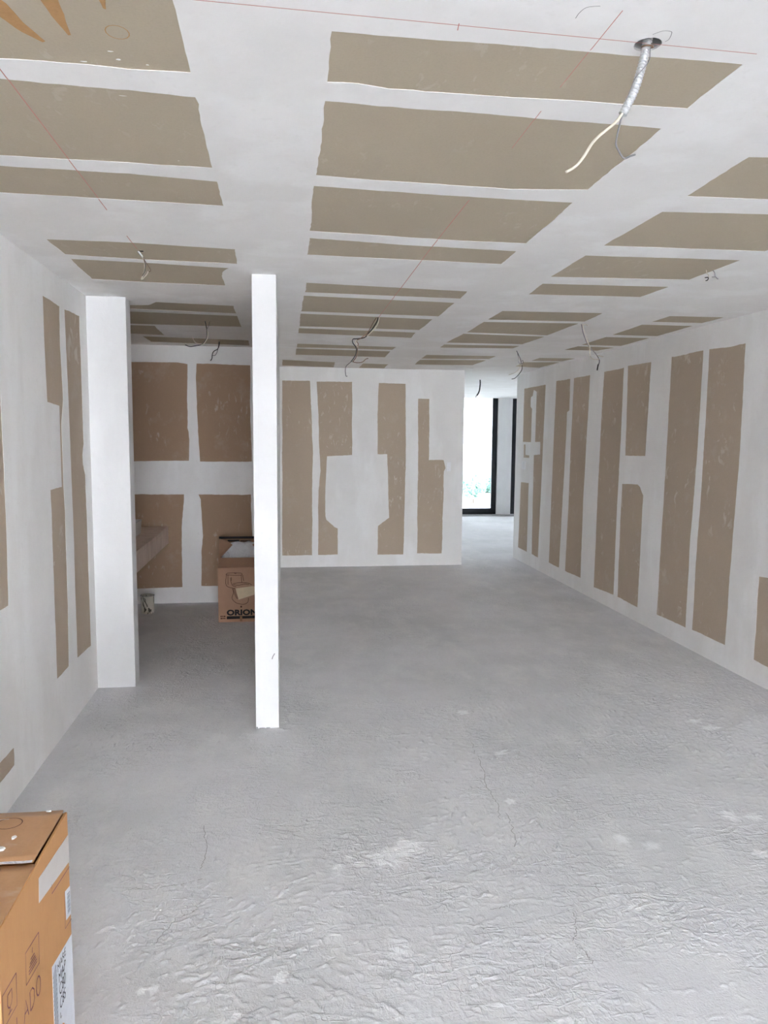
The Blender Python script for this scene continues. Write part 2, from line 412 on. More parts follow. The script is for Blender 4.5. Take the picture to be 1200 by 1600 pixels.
def coated_wall(name, outer, holes, place, thick, mat='plaster', bmat='board', deep=()):
    """outer: rectangle or polygon; holes: outlines of bare board; place(a, b, depth) -> 3-D point; deep: holes cut right through the board"""
    rag = [ragged(h, seed=i * 3.1) for i, h in enumerate(holes)]
    every = rag + [list(h) for h in deep]
    pts, edges = [], []
    for ring in [list(outer)] + every:
        s = len(pts)
        pts += [Vector(p) for p in ring]
        edges += [(s + i, s + (i + 1) % len(ring)) for i in range(len(ring))]
    ov, oe, of, *_ = delaunay_2d_cdt(pts, edges, [], 0, 1e-6)
    boxes = [(min(p[0] for p in q), min(p[1] for p in q), max(p[0] for p in q), max(p[1] for p in q)) for q in every]
    fs = []
    for tri in of:
        cx = sum(ov[i][0] for i in tri) / len(tri); cy = sum(ov[i][1] for i in tri) / len(tri)
        if not inside(cx, cy, outer): continue
        if any(b[0] <= cx <= b[2] and b[1] <= cy <= b[3] and inside(cx, cy, q) for q, b in zip(every, boxes)): continue
        fs.append(tuple(tri))
    V = [place(p[0], p[1], 0) for p in ov]; F = fs
    parts = [(V, F)]
    for ring, dp in [(q, COAT) for q in rag] + [(list(h), 0.02) for h in deep]:
        n = len(ring)
        parts.append(([place(a, b, 0) for a, b in ring] + [place(a, b, dp) for a, b in ring],
                      [(i, (i + 1) % n, n + (i + 1) % n, n + i) for i in range(n)]))
    n = len(outer)
    parts.append(([place(a, b, 0) for a, b in outer] + [place(a, b, thick) for a, b in outer],
                  [(i, (i + 1) % n, n + (i + 1) % n, n + i) for i in range(n)] + [tuple(n + i for i in range(n))]))
    V, F = merge(parts)
    bm = bmesh.new()
    bv = [bm.verts.new(v) for v in V]
    for q in F:
        try: bm.faces.new([bv[i] for i in q])
        except ValueError: pass
    o = from_bm(name, bm, mat)
    struct(o)
    for ring in rag:
        n = len(ring)
        cx = sum(p[0] for p in ring) / n; cy = sum(p[1] for p in ring) / n
        c3 = place(cx, cy, 0)
        bm = bmesh.new()
        a = [bm.verts.new(Vector(place(p[0], p[1], COAT - 0.0002)) - Vector(c3)) for p in ring]
        b = [bm.verts.new(Vector(place(p[0], p[1], 0.0125)) - Vector(c3)) for p in ring]
        tv, _, tf, *_ = delaunay_2d_cdt([Vector(p) for p in ring], [(i, (i + 1) % n) for i in range(n)], [], 1, 1e-7)
        for tri in tf:
            if len(tv) == n: bm.faces.new([a[i] for i in tri])
        for i in range(n): bm.faces.new((a[i], a[(i + 1) % n], b[(i + 1) % n], b[i]))
        from_bm('board_panel', bm, bmat, o, c3)
    return o, rag
rect = lambda a0, b0, a1, b1: [(a0, b0), (a1, b0), (a1, b1), (a0, b1)]
circle = lambda cx, cy, rad, n=16: [(cx + rad * math.cos(2 * math.pi * k / n), cy + rad * math.sin(2 * math.pi * k / n)) for k in range(n)]

NEAR = (0.782, 1.594)
DEEP = [circle(NEAR[0], NEAR[1], 0.029), circle(2.266, 8.885, 0.034), circle(0.663, 8.87, 0.022), circle(0.60, 8.89, 0.014, 10)]
ceiling, CRAG = coated_wall('ceiling', rect(XBATH - 0.1, YREAR, XFAR, YW + 0.1), HOLES['ceiling'], lambda a, b, dp: (a, b, H + dp), 0.12, deep=DEEP)
wall_right, _ = coated_wall('wall_right', rect(YREAR, 0, YR, H), HOLES['right'], lambda a, b, dp: (XR + dp, a, b), 0.14, bmat='board_wall')
wall_left, _ = coated_wall('wall_left', rect(YREAR, 0, YS + 0.005, H), HOLES['left'], lambda a, b, dp: (XL - dp, a, b), 0.12, bmat='board_wall')
wall_back, _ = coated_wall('wall_back', rect(XP0, 0, XM, H), HOLES['main'], lambda a, b, dp: (a, YM + dp, b), 0.14, bmat='board_wall')
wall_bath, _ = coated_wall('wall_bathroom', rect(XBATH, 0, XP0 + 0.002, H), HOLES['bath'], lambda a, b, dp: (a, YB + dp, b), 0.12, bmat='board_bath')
struct(box('wall_bathroom_left', (XBATH - 0.1, YS2, 0, XBATH, YB + 0.12, H), 'plaster'))
struct(box('wall_entry', (XBATH - 0.1, YS, 0, XS, YS2, H), 'paint', bevel=0.003))
# end of the partition: chipped along the floor
bm = box_bm([(XP0, YP, 0, XP1, YM + 0.02, H)], 0.003)
wall_partition = struct(from_bm('wall_partition', bm, 'paint'))
for (cx, cz, w, h_) in ((-0.146, 0.006, 0.014, 0.012), (-0.118, 0.003, 0.040, 0.006), (-0.086, 0.003, 0.026, 0.006)):
    ring = [(cx + w / 2 * math.cos(t) * random.uniform(0.7, 1.2), max(0.0003, cz + h_ / 2 * math.sin(t) * random.uniform(0.7, 1.3))) for t in [k * 0.7 for k in range(9)]]
    vs = [(a, YP - 0.0015, b) for a, b in ring] + [(a, YP + 0.004, b) for a, b in ring]
    n = len(ring)
    link('plaster_chip', mesh('plaster_chip', vs, [tuple(range(n))[::-1]] + [(i, (i + 1) % n, n + (i + 1) % n, n + i) for i in range(n)], 'sealant'), wall_partition)
vs, fs = ribbon([(-0.061, 0.392), (-0.056, 0.408), (-0.046, 0.424)], 0.004, lambda a, b: (a, YP - 0.0008, b))
link('pencil_mark', mesh('pencil_mark', vs, fs, 'pencil'), wall_partition)
# walls the frame does not show: the far room and the open end behind the camera
struct(box('wall_far_left', (-0.3, YM + 0.14, 0, -0.2, YW, H), 'plaster'))
struct(box('wall_far_right', (XFAR - 0.1, YR - 0.1, 0, XFAR, YW, H), 'plaster'))
struct(box('wall_corner', (XR + 0.14, YR - 0.14, 0, XFAR - 0.1, YR, H), 'plaster'))
struct(box('wall_rear', [(XL - 0.1, YREAR - 0.12, H - 0.04, XR + 0.14, YREAR, H + 0.1), (XL - 0.1, YREAR - 0.12, 0, XL + 0.12, YREAR, H - 0.04), (XR - 0.12, YREAR - 0.12, 0, XR + 0.14, YREAR, H - 0.04)], 'plaster'))  # open rear end, set far back to even out the light

# chalk lines, pencil marks and torn paper on the ceiling
def ceil_z(a, b, lift=0.0006):
    return H + (COAT - 0.0002 if any(inside(a, b, q) for q in CRAG) else 0) - lift
def ceil_line(name, pts, w, mat, step=0.02):
    P = [Vector(p) for p in pts]
    dense = []
    for i in range(len(P) - 1):
        k = max(1, int((P[i + 1] - P[i]).length / step))
        dense += [P[i].lerp(P[i + 1], j / k) for j in range(k)]
    dense.append(P[-1])
    vs, fs = ribbon(dense, w, lambda a, b: (a, b, ceil_z(a, b)))
    link(name, mesh(name, vs, fs, mat), ceiling)
for pts, w in (([(-0.192, 1.569), (1.035, 1.593)], 0.0021), ([(0.671, 1.48), (0.669, 1.81)], 0.0019), ([(0.668, 1.939), (0.670, 2.193)], 0.002),
               ([(0.665, 2.676), (0.663, 3.303), (0.675, 4.812), (0.679, 5.30)], 0.0035), ([(-0.642, 1.90), (-0.646, 3.004)], 0.003),
               ([(-0.646, 3.364), (-0.647, 3.60)], 0.003), ([(0.366, 1.599), (0.363, 1.573)], 0.002)):
    ceil_line('chalk_line', pts, w, 'chalk')
for pts in ([(0.59, 1.52), (0.59, 1.501), (0.595, 1.483), (0.606, 1.476), (0.621, 1.472)], [(0.772, 1.553), (0.787, 1.537), (0.804, 1.537), (0.81, 1.546), (0.815, 1.566), (0.812, 1.576)]):
    ceil_line('pencil_mark', [tuple(p)[:2] for p in smooth_path([(a, b, 0) for a, b in pts])], 0.0012, 'pencil')
ceil_line('pencil_mark', [(-0.338 + 0.024 * math.cos(k * 0.42), 1.716 + 0.027 * math.sin(k * 0.42)) for k in range(16)], 0.0022, 'torn')
for ring in ([(-0.600, 1.56), (-0.552, 1.60), (-0.532, 1.642), (-0.522, 1.709), (-0.5, 1.777), (-0.507, 1.782), (-0.538, 1.744), (-0.562, 1.691), (-0.60, 1.64)],
             [(-0.470, 1.54), (-0.43, 1.54), (-0.427, 1.612), (-0.43, 1.664), (-0.438, 1.742), (-0.444, 1.744), (-0.457, 1.671)],
             [(-0.352, 1.54), (-0.333, 1.54), (-0.335, 1.597), (-0.342, 1.632), (-0.347, 1.628)]):
    ring = ragged(ring, 0.012, 0.0015, 4)
    n = len(ring); z0 = H + COAT - 0.0002
    bm = bmesh.new()
    a = [bm.verts.new((p[0], p[1], z0 - 0.0006)) for p in ring]; b = [bm.verts.new((p[0], p[1], z0 + 0.001)) for p in ring]
    bm.faces.new(a)
    for i in range(n): bm.faces.new((a[i], a[(i + 1) % n], b[(i + 1) % n], b[i]))
    from_bm('torn_paper', bm, 'torn', ceiling)
# plaster lumps left on the bare board
lump_v = []
for (x, y, sx, sy) in ((-0.36, 1.835, .008, .005), (-0.30, 1.85, .006, .004), (-0.37, 1.80, .010, .003), (-0.44, 1.856, .010, .004), (-0.39, 2.02, .014, .003), (-0.31, 2.45, .004, .003)):
    ring = [(x + sx * math.cos(t) * random.uniform(.7, 1.2), y + sy * math.sin(t) * random.uniform(.7, 1.2)) for t in [k * .785 for k in range(8)]]
    lump_v.append(([(a, b, H + COAT) for a, b in ring] + [(x, y, H + 0.0004)], [(i, (i + 1) % 8, 8) for i in range(8)]))
V, F = merge(lump_v)
link('plaster_lump', mesh('plaster_lump', V, F, 'drip'), ceiling)['kind'] = 'stuff'
for (x, y, rad) in ((2.266, 8.885, 0.034), (0.663, 8.87, 0.022), (0.60, 8.89, 0.014)):
    c = circle(x, y, rad + 0.002); n = len(c)
    link('ceiling_hole', mesh('ceiling_hole', [(a, b, H + 0.012) for a, b in c] + [(a, b, H + 0.06) for a, b in c], [(i, (i + 1) % n, n + (i + 1) % n, n + i) for i in range(n)] + [tuple(n + i for i in range(n))], 'hole'), ceiling)

# ------------------------------------------------------------------ floor: screed with trowel ridges, as real relief
def grid_noise(nx, ny, cx, cy):
    """smooth noise on an ny x nx grid from cy x cx random values"""
    g0 = rng.standard_normal((cy + 3, cx + 3))
    def up(a, n):
        m = a.shape[0] - 3
        t = np.linspace(0, m - 1e-6, n); i = t.astype(int); u = (t - i)[:, None]
        w = [(1 - u) ** 3 / 6, (3 * u ** 3 - 6 * u ** 2 + 4) / 6, (-3 * u ** 3 + 3 * u ** 2 + 3 * u + 1) / 6, u ** 3 / 6]
        return sum(w[k] * a[i + k] for k in range(4))
    return up(up(g0, ny).T, nx).T
FX0, FX1, FY0, FY1 = -1.16, 3.10, 1.55, 7.2
nx = 950
gx = np.linspace(FX0, FX1, nx)
ny = 640
gy = FY0 * (FY1 / FY0) ** np.linspace(0, 1, ny)          # rows widen with distance
iy_of = lambda y: math.log(max(y, FY0) / FY0) / math.log(FY1 / FY0) * (ny - 1)
lim = lambda k: k[np.clip(((gy - FY0) / (FY1 - FY0) * (k.shape[0] - 1)).astype(int), 0, k.shape[0] - 1)]
NU = 900
Hf = lim(grid_noise(nx, NU, 12, 16)) * 0.0018 + lim(grid_noise(nx, NU, 60, 80)) * 0.0008
ang = grid_noise(120, 160, 8, 11) * 1.3 + 0.25
rough_mask = np.clip(0.38 + 1.0 * grid_noise(120, 160, 7, 10), 0.03, 1.2)
for k in range(26000):
    cx, cy = rng.uniform(FX0, FX1), rng.uniform(FY0, FY1)
    if cx < XP1 and cy > YP: continue
    mi, mj = int((cy - FY0) / (FY1 - FY0) * 159), int((cx - FX0) / (FX1 - FX0) * 119)
    m = rough_mask[mi, mj] * (1.15 - 0.1 * cy) + (0.25 if cx > 0.6 and cy < 3.2 else 0)
    if rng.random() > m: continue
    L = rng.uniform(0.009, 0.026) * (1.8 if rng.random() < 0.08 else 1.0); W = rng.uniform(0.0022, 0.0040) * (1 + 0.12 * cy); A = rng.uniform(0.0012, 0.0040) * min(1, 0.5 + m)
    th = ang[mi, mj] + rng.normal(0, 0.45)
    R = L * 1.5 + 0.008
    x0, x1 = np.searchsorted(gx, (cx - R, cx + R)); y0, y1 = np.searchsorted(gy, (cy - R, cy + R))
    if x1 - x0 < 2 or y1 - y0 < 2: continue
    X, Y = np.meshgrid(gx[x0:x1] - cx, gy[y0:y1] - cy)
    a = X * math.cos(th) + Y * math.sin(th); b = -X * math.sin(th) + Y * math.cos(th)
    b = b + 0.12 * a * a / L * rng.normal(0, 1)
    prof = np.exp(-np.where(b > 0, (b / (W * 0.9)) ** 2, (b / (W * 1.6)) ** 2))
    Hf[y0:y1, x0:x1] = np.maximum(Hf[y0:y1, x0:x1], Hf[y0:y1, x0:x1] * 0.5 + A * prof * np.exp(-(a / L) ** 4) + 0.5 * Hf[y0:y1, x0:x1])
XX, YY = np.meshgrid(gx, gy)
# the relief fades to nothing at the block's edges, where walls or the flat floor take over
fade = np.clip((YY - FY0) / 0.1, 0, 1) * np.clip((FY1 - YY) / 0.8, 0, 1) * np.clip((XX - FX0) / 0.06, 0, 1) * np.clip((FX1 - XX) / 0.06, 0, 1)
Hf = (Hf - 0.0010) * fade
splash = np.zeros_like(Hf)
for (x, y, a, b, v) in ((0.39, 2.68, 0.055, 0.05, 1), (0.43, 2.70, 0.05, 0.035, 0.9), (0.48, 2.745, 0.05, 0.05, 1), (0.278, 2.654, 0.022, 0.018, 0.7), (0.247, 2.70, 0.02, 0.02, 0.5), (0.20, 2.64, 0.02, 0.02, 0.5),
                        (0.19, 2.60, 0.018, 0.015, 0.5), (0.998, 3.058, 0.02, 0.025, 0.9), (1.195, 2.269, 0.02, 0.018, 1.2), (1.844, 2.531, 0.025, 0.025, 1.1), (-0.38, 2.089, 0.012, 0.018, 1), (-0.415, 2.085, 0.012, 0.015, 0.8),
                        (-0.016, 2.09, 0.016, 0.022, 1), (-0.135, 1.955, 0.012, 0.012, 1.2), (2.338, 3.847, 0.035, 0.03, 0.8), (2.376, 3.747, 0.05, 0.03, 0.9), (1.047, 4.137, 0.03, 0.03, 0.8), (1.10, 3.555, 0.03, 0.02, 0.7),
                        (1.35, 2.70, 0.03, 0.04, 0.5), (1.45, 2.64, 0.04, 0.03, 0.4), (0.36, 2.17, 0.04, 0.05, 0.45), (1.9, 2.82, 0.03, 0.05, 0.6), (2.0, 2.8, 0.04, 0.03, 0.5), (0.34, 2.22, 0.03, 0.03, 0.3), (0.16, 2.30, 0.05, 0.1, 0.3)):
    ph = rng.uniform(0, 6.28, 3)
    t = np.arctan2(YY - y, XX - x); q = np.hypot((XX - x) / a, (YY - y) / b) * (1 + 0.16 * np.sin(5 * t + ph[0]) + 0.10 * np.sin(9 * t + ph[1]))
    splash = np.maximum(splash, v * np.clip(1.5 - q, 0, 1))
def floor_z(x, y):
    if not (FX0 < x < FX1 and FY0 < y < FY1): return 0.0
    u, v = (x - FX0) / (FX1 - FX0) * (nx - 1), iy_of(y)
    i, j = min(int(u), nx - 2), min(int(v), ny - 2)
    u -= i; v -= j
    return float((Hf[j, i] * (1 - u) + Hf[j, i + 1] * u) * (1 - v) + (Hf[j + 1, i] * (1 - u) + Hf[j + 1, i + 1] * u) * v)
verts = np.stack([XX.ravel(), YY.ravel(), Hf.ravel()], 1)
idx = np.arange(nx * ny).reshape(ny, nx)
quads = np.stack([idx[:-1, :-1].ravel(), idx[:-1, 1:].ravel(), idx[1:, 1:].ravel(), idx[1:, :-1].ravel()], 1)
ring = [(XBATH - 0.1, YREAR - 0.2), (XFAR, YREAR - 0.2), (XFAR, YW + 0.1), (XBATH - 0.1, YW + 0.1)]
# around the fine block: one flat frame of four pieces, closed below
o4 = len(verts)
extra = np.array([(XBATH - .1, YREAR - .2, 0), (XFAR, YREAR - .2, 0), (XFAR, YW + .1, 0), (XBATH - .1, YW + .1, 0), (FX0, FY0, 0), (FX1, FY0, 0), (FX1, FY1, 0), (FX0, FY1, 0),
                  (XBATH - .1, YREAR - .2, -.2), (XFAR, YREAR - .2, -.2), (XFAR, YW + .1, -.2), (XBATH - .1, YW + .1, -.2)])
eq = np.array([(0, 1, 5, 4), (1, 2, 6, 5), (2, 3, 7, 6), (3, 0, 4, 7), (8, 11, 10, 9), (0, 8, 9, 1), (1, 9, 10, 2), (2, 10, 11, 3), (3, 11, 8, 0)]) + o4
allv = np.concatenate([verts, extra]); allq = np.concatenate([quads, eq])
me = bpy.data.meshes.new('floor')
me.vertices.add(len(allv)); me.vertices.foreach_set('co', allv.astype(np.float32).ravel())
me.loops.add(allq.size); me.loops.foreach_set('vertex_index', allq.astype(np.int32).ravel())
me.polygons.add(len(allq)); me.polygons.foreach_set('loop_start', np.arange(0, allq.size, 4, dtype=np.int32)); me.polygons.foreach_set('loop_total', np.full(len(allq), 4, dtype=np.int32))
me.polygons.foreach_set('use_smooth', np.concatenate([np.ones(len(quads), bool), np.zeros(len(eq), bool)]))
me.update(calc_edges=True)
at = me.attributes.new('splash', 'FLOAT', 'POINT')
at.data.foreach_set('value', np.concatenate([splash.ravel(), np.zeros(len(extra))]).astype(np.float32))
me.materials.append(M['floor'])
floor = struct(link('floor', me))
for pts in ([(0.983, 3.707), (0.968, 3.435), (0.929, 3.202), (0.935, 3.066), (0.91, 2.912)], [(0.947, 2.961), (0.935, 2.805), (0.908, 2.688)], [(0.979, 2.278), (0.953, 2.197), (0.927, 2.137), (0.935, 2.076), (0.942, 2.032)],
            [(-0.409, 2.29), (-0.369, 2.396), (-0.312, 2.439), (-0.285, 2.489)], [(0.695, 2.324), (0.743, 2.332), (0.798, 2.339)], [(1.108, 2.371), (1.12, 2.427)], [(-0.33, 3.0), (-0.30, 2.8), (-0.315, 2.70)], [(-0.55, 2.60), (-0.40, 2.60), (-0.30, 2.63)]):
    P = [tuple(p)[:2] for p in smooth_path([(a, b, 0) for a, b in pts], 8)]
    P = [(a + random.gauss(0, 0.004), b + random.gauss(0, 0.004)) for a, b in P]
    vs, fs = ribbon(P, 0.0017, lambda a, b: (a, b, floor_z(a, b) + 0.0005))
    link('crack', mesh('crack', vs, fs, 'crack'), floor)
# crumbs of dried plaster
parts = []
for k in range(190):
    if k < 30: x, y = random.uniform(-1.05, -0.3), random.uniform(2.2, 4.4)
    else: x, y = random.uniform(-0.8, 3.0), random.uniform(1.9, 7.5) if k > 120 else random.uniform(2.0, 5.0)
    if x < XP1 + 0.05 and y > 3.9: continue
    if x < -0.5 and y < 1.95: continue
    s = random.uniform(0.0015, 0.0042) * (1 if y > 2.6 else 0.8)
    z = floor_z(x, y)
    n = 6; a0 = random.random() * 6
    r1 = [(x + s * random.uniform(.7, 1.5) * math.cos(a0 + i * 1.047), y + s * random.uniform(.6, 1.2) * math.sin(a0 + i * 1.047), z - 0.0005) for i in range(n)]
    r2 = [(x + (p[0] - x) * .6, y + (p[1] - y) * .6, z + s * .7) for p in r1]
    parts.append((r1 + r2, [(i, (i + 1) % n, n + (i + 1) % n, n + i) for i in range(n)] + [tuple(range(n, 2 * n))]))
V, F = merge(parts)
link('plaster_crumb', mesh('plaster_crumb', V, F, 'drip'), floor)['kind'] = 'stuff'

# ------------------------------------------------------------------ far glazing
def window(name, x0, x1, z0=0.005):
    fr = 0.10
    o = struct(link(name, None, None, (x0, YW, 0)))
    w = x1 - x0
    box('window_frame', [(0, 0, z0, w, 0.09, z0 + 0.115), (0, 0, z0 + 0.115, fr, 0.09, H + 0.02), (w - fr, 0, z0 + 0.115, w, 0.09, H + 0.02)], 'black_metal', o, bevel=0.004)
    box('glazing_bead', [(fr, -0.012, z0 + 0.115, w - fr, 0.02, z0 + 0.128), (w - fr - 0.012, -0.012, z0 + 0.115, w - fr, 0.02, H)], 'black_metal', o)
    box('window_pane', (fr - 0.005, 0.04, z0 + 0.11, w - fr + 0.005, 0.05, H + 0.01), 'glass', o)
    return o
w1 = window('window_1', 3.00, 4.505)
box('handle', (1.505 - 0.055, -0.03, 1.0, 1.505 - 0.04, -0.012, 1.1), 'black_metal', w1)
w2 = window('window_2', 4.815, 5.6)
struct(box('wall_far_column', (4.505, YW - 0.04, 0, 4.815, YW + 0.3, H), 'paint', bevel=0.004))
struct(box('trim_1', (-0.2, YW - 0.42, 0, XFAR - 0.1, YW - 0.04, 0.006), 'sealant'))
struct(box('wall_far', [(-0.3, YW, 0, 3.00, YW + 0.12, H), (5.6, YW, 0, XFAR, YW + 0.12, H)], 'plaster'))

# ------------------------------------------------------------------ outdoors, below and beyond the windows
o = struct(link('ground', mesh('ground', [(-150, -150, -6), (150, -150, -6), (150, 30, -6), (-150, 30, -6), (150, 75, -3.3), (-150, 75, -3.3), (150, 260, -3.3), (-150, 260, -3.3)], [(0, 1, 2, 3), (3, 2, 4, 5), (5, 4, 6, 7)], 'ground')))
struct(box('floor_terrace', (-10, -20, -0.3, 12, YREAR - 0.2, -0.03), 'floor'))
def bush(x, y, z, w, h_, seed, label):
    rnd = random.Random(seed)
    t = thing('leafy_bush', label, 'bush', (x, y, z), 'bushes beyond the far window')
    vs, fs = [], []
    for k in range(1500):
        a, b, q = rnd.uniform(0, 6.28), rnd.uniform(-1, 1), rnd.random() ** 0.4
        rr_ = math.sqrt(1 - b * b) * q
        p = Vector((rr_ * math.cos(a) * w, rr_ * math.sin(a) * w * 0.8, h_ * (0.58 + 0.42 * b * q)))
        p += Vector((noise.noise(p + Vector((seed, 0, 0))), noise.noise(p + Vector((0, seed, 0))), noise.noise(p + Vector((0, 0, seed))))) * 0.35 * w
        e1 = Vector((rnd.gauss(0, 1), rnd.gauss(0, 1), rnd.gauss(0, 1))).normalized() * 0.14
        e2 = e1.orthogonal().normalized() * 0.09
        i = len(vs)
        vs += [p - e1, p + e2, p + e1, p - e2]; fs.append((i, i + 1, i + 2, i + 3))
    link('foliage', mesh('foliage', vs, fs, 'leaf'), t)
    for k in range(3):
        a = k * 2.1 + seed
        link('stem', tube_mesh('stem', smooth_path([(0.1 * math.cos(a), 0.1 * math.sin(a), -0.1), (0.2 * math.cos(a), 0.2 * math.sin(a), h_ * 0.3), (0.55 * w * math.cos(a), 0.5 * w * math.sin(a), h_ * 0.62)], 4), lambda i: 0.07 - 0.004 * i, 'bark', 6), t)
bush(13.6, 57, -4.0, 1.6, 3.1, 1, 'pale green bush outdoors, leftmost of those seen through the glass')
bush(16.4, 63, -4.1, 1.2, 2.7, 2, 'pale green rounded bush outdoors, middle one of those through the glass')
bush(19.6, 70, -4.2, 1.2, 2.3, 3, 'pale green bush outdoors nearest to the black window stile')

struct(box('sky_blocker_overhang', (-0.4, YW + 0.1, H, XFAR + 0.2, YW + 5.0, H + 0.2), 'plaster'))  # unseen overhang, added to cut the sky light on the far floor

# ------------------------------------------------------------------ bathroom: stone counter, basin, tin, open carton
t = thing('vanity_counter', 'thick beige travertine counter hung along the bathroom wall, no cabinet below', 'counter', (-1.416, 6.35, 0.585))
box('stone_top', (-0.334, -0.9, 0.135, 0.334, 0.92, 0.162), 'stone', t, bevel=0.003)
box('stone_apron', [(0.309, -0.9, 0, 0.334, 0.92, 0.134), (-0.334, -0.9, 0, 0.309, -0.875, 0.134)], 'stone', t, bevel=0.002)
t = thing('vessel_basin', 'white rectangular basin standing on the beige stone counter', 'basin', (-1.40, 6.55, 0.7475))
bm = bmesh.new()
def ring_at(z, hx, hy, rc):
    out = []
    for (sx, sy, a0) in ((1, 1, 0), (-1, 1, 90), (-1, -1, 180), (1, -1, 270)):
        for k in range(4):
            a = math.radians(a0 + k * 30)
            out.append(bm.verts.new((sx * (hx - rc) + rc * math.cos(a), sy * (hy - rc) + rc * math.sin(a), z)))
    return out
rs = [ring_at(0.0, .155, .235, .03), ring_at(0.118, .166, .25, .03), ring_at(0.122, .163, .247, .028), ring_at(0.118, .152, .236, .025), ring_at(0.02, .135, .215, .03)]
for a, b in zip(rs, rs[1:]):
    for i in range(16): bm.faces.new((a[i], a[(i + 1) % 16], b[(i + 1) % 16], b[i]))
bm.faces.new(rs[0][::-1]); bm.faces.new(rs[-1])
from_bm('bowl', bm, 'porcelain', t, smooth=False)
bm = bmesh.new(); bmesh.ops.create_cone(bm, cap_ends=True, segments=16, radius1=.022, radius2=.02, depth=.006)
from_bm('drain', bm, 'zinc', t, (0, 0, 0.0225))

t = thing('mixing_tin', 'small tin caked in dried white plaster on the bathroom floor', 'tin', (-1.222, 6.885, 0))
prof = [(.050, 0), (.056, .004), (.057, .05), (.058, .1), (.057, .15), (.060, .158), (.060, .166), (.055, .168), (.053, .16), (.052, .04), (.0, .04)]
vs, fs = [], []
S = 24
for pr, pz in prof:
    for k in range(S):
        a = 2 * math.pi * k / S
        wob = 1 + 0.05 * noise.noise(Vector((math.cos(a) * 1.5, math.sin(a) * 1.5, pz * 18)))
        vs.append((pr * wob * math.cos(a), pr * wob * math.sin(a), pz + (0.008 * noise.noise(Vector((math.cos(a) * 2, math.sin(a) * 2, 5))) if pz > .15 else 0)))
for i in range(len(prof) - 1):
    for k in range(S): fs.append((i * S + k, i * S + (k + 1) % S, (i + 1) * S + (k + 1) % S, (i + 1) * S + k))
fs.append(tuple(range(S))[::-1])
link('tin_body', mesh('tin_body', vs, fs, 'caked', True), t)
ringp = [Vector((.0605 * math.cos(k * .2618), .0605 * math.sin(k * .2618), .164)) for k in range(25)]
link('rim', tube_mesh('rim', ringp, .0022, 'wire_grey', 6), t)

bx0, bx1, by0, by1, bz = -0.555, -0.162, 6.461, 6.915, 0.476
t = thing('toilet_carton', 'open brown toilet carton with line drawing beside the bathroom partition', 'carton', (bx0, by0, 0))
W_, D_ = bx1 - bx0, by1 - by0
box('carton_body', [(0, 0, 0, W_, .006, bz), (0, D_ - .006, 0, W_, D_, bz), (0, .006, 0, .006, D_ - .006, bz), (W_ - .006, .006, 0, W_, D_ - .006, bz), (.006, .006, 0, W_ - .006, D_ - .006, .006)], 'carton_brown', t)
def slab(name, pts, thick, mat, parent):
    """flap: outline pts in 3-D given a thickness along its normal"""
    P = [Vector(p) for p in pts]
    nrm = (P[1] - P[0]).cross(P[2] - P[0]).normalized() * thick
    n = len(P)
    return link(name, mesh(name, [p for p in P] + [p + nrm for p in P], [tuple(range(n)), tuple(range(2 * n - 1, n - 1, -1))] + [(i, n + i, n + (i + 1) % n, (i + 1) % n) for i in range(n)], mat), parent)
slab('front_flap', [(0.002, 0, bz), (W_ - .002, 0, bz), (W_ - .004, .15, bz + .062), (.004, .15, bz + .062)], .005, 'carton_brown', t)
bf = slab('back_flap', [(W_, D_, bz), (0, D_, bz), (-.022, D_ - .008, bz + .214), (W_ - .015, D_ - .008, bz + .214)], .005, 'carton_in', t)
slab('side_flap', [(.0, .012, bz), (.003, .145, bz + .064), (.107, .29, bz + .163), (.055, .42, bz + .180), (-.02, .435, bz + .20), (-.002, D_ - .02, bz)], .005, 'carton_brown', t)
slab('side_flap', [(W_, D_ - .02, bz), (W_ + .004, .435, bz + .195), (W_ - .05, .42, bz + .18), (W_ - .110, .29, bz + .161), (W_ - .006, .145, bz + .064), (W_, .012, bz)], .005, 'carton_brown', t)
# dark printing and tape along the raised back flap
o = box('flap_tape', (-.022, D_ - .020, bz + .196, W_ - .015, D_ - .0145, bz + .217), 'ink', bf)
o = box('flap_print', [(.055, D_ - .0185, bz + .172, .16, D_ - .0142, bz + .186), (.17, D_ - .0185, bz + .172, .26, D_ - .0142, bz + .180)], 'ink', bf)
o['label'] = 'black lettering strip on the inside of the raised flap'
# print on the front face: local x = world x - bx0
fx = lambda pts: [(a - bx0, b) for a, b in pts]
front = lambda a, b: (a, -0.0008, b)
draw = [[(-0.484, 0.424), (-0.469, 0.432), (-0.411, 0.434), (-0.356, 0.429), (-0.351, 0.421), (-0.357, 0.413), (-0.42, .412), (-0.481, 0.418), (-0.484, 0.424)], [(-0.483, 0.421), (-0.485, 0.325), (-0.413, 0.294)], [(-0.357, 0.413), (-0.352, 0.347)],
        [(-.345, .415), (-.335, .36)], [(-0.449, 0.393), (-0.445, 0.36), (-0.438, 0.335), (-0.424, 0.318), (-0.401, 0.312)], [(-0.43, 0.336), (-0.40, .344), (-0.354, 0.347), (-0.296, 0.341), (-0.267, 0.325)], [(-.424, .33), (-.38, .325), (-.33, .333), (-.29, .33)],
        [(-.47, .42), (-.47, .33)], [(-.44, .395), (-.44, .365)], [(-0.433, 0.297), (-0.425, 0.258), (-0.437, 0.211), (-0.409, 0.174), (-0.368, 0.158), (-0.327, 0.157), (-0.301, 0.177), (-0.297, 0.21)], [(-0.413, 0.3), (-0.408, 0.258), (-0.385, 0.203)], [(-.425, .3), (-.416, .25), (-.395, .205)], [(-.418, .434), (-.405, .427), (-.395, .434)]]
V, F = merge([ribbon([tuple(p)[:2] for p in smooth_path([(a, b, 0) for a, b in fx(q)], 4)], .0045, front) for q in draw])
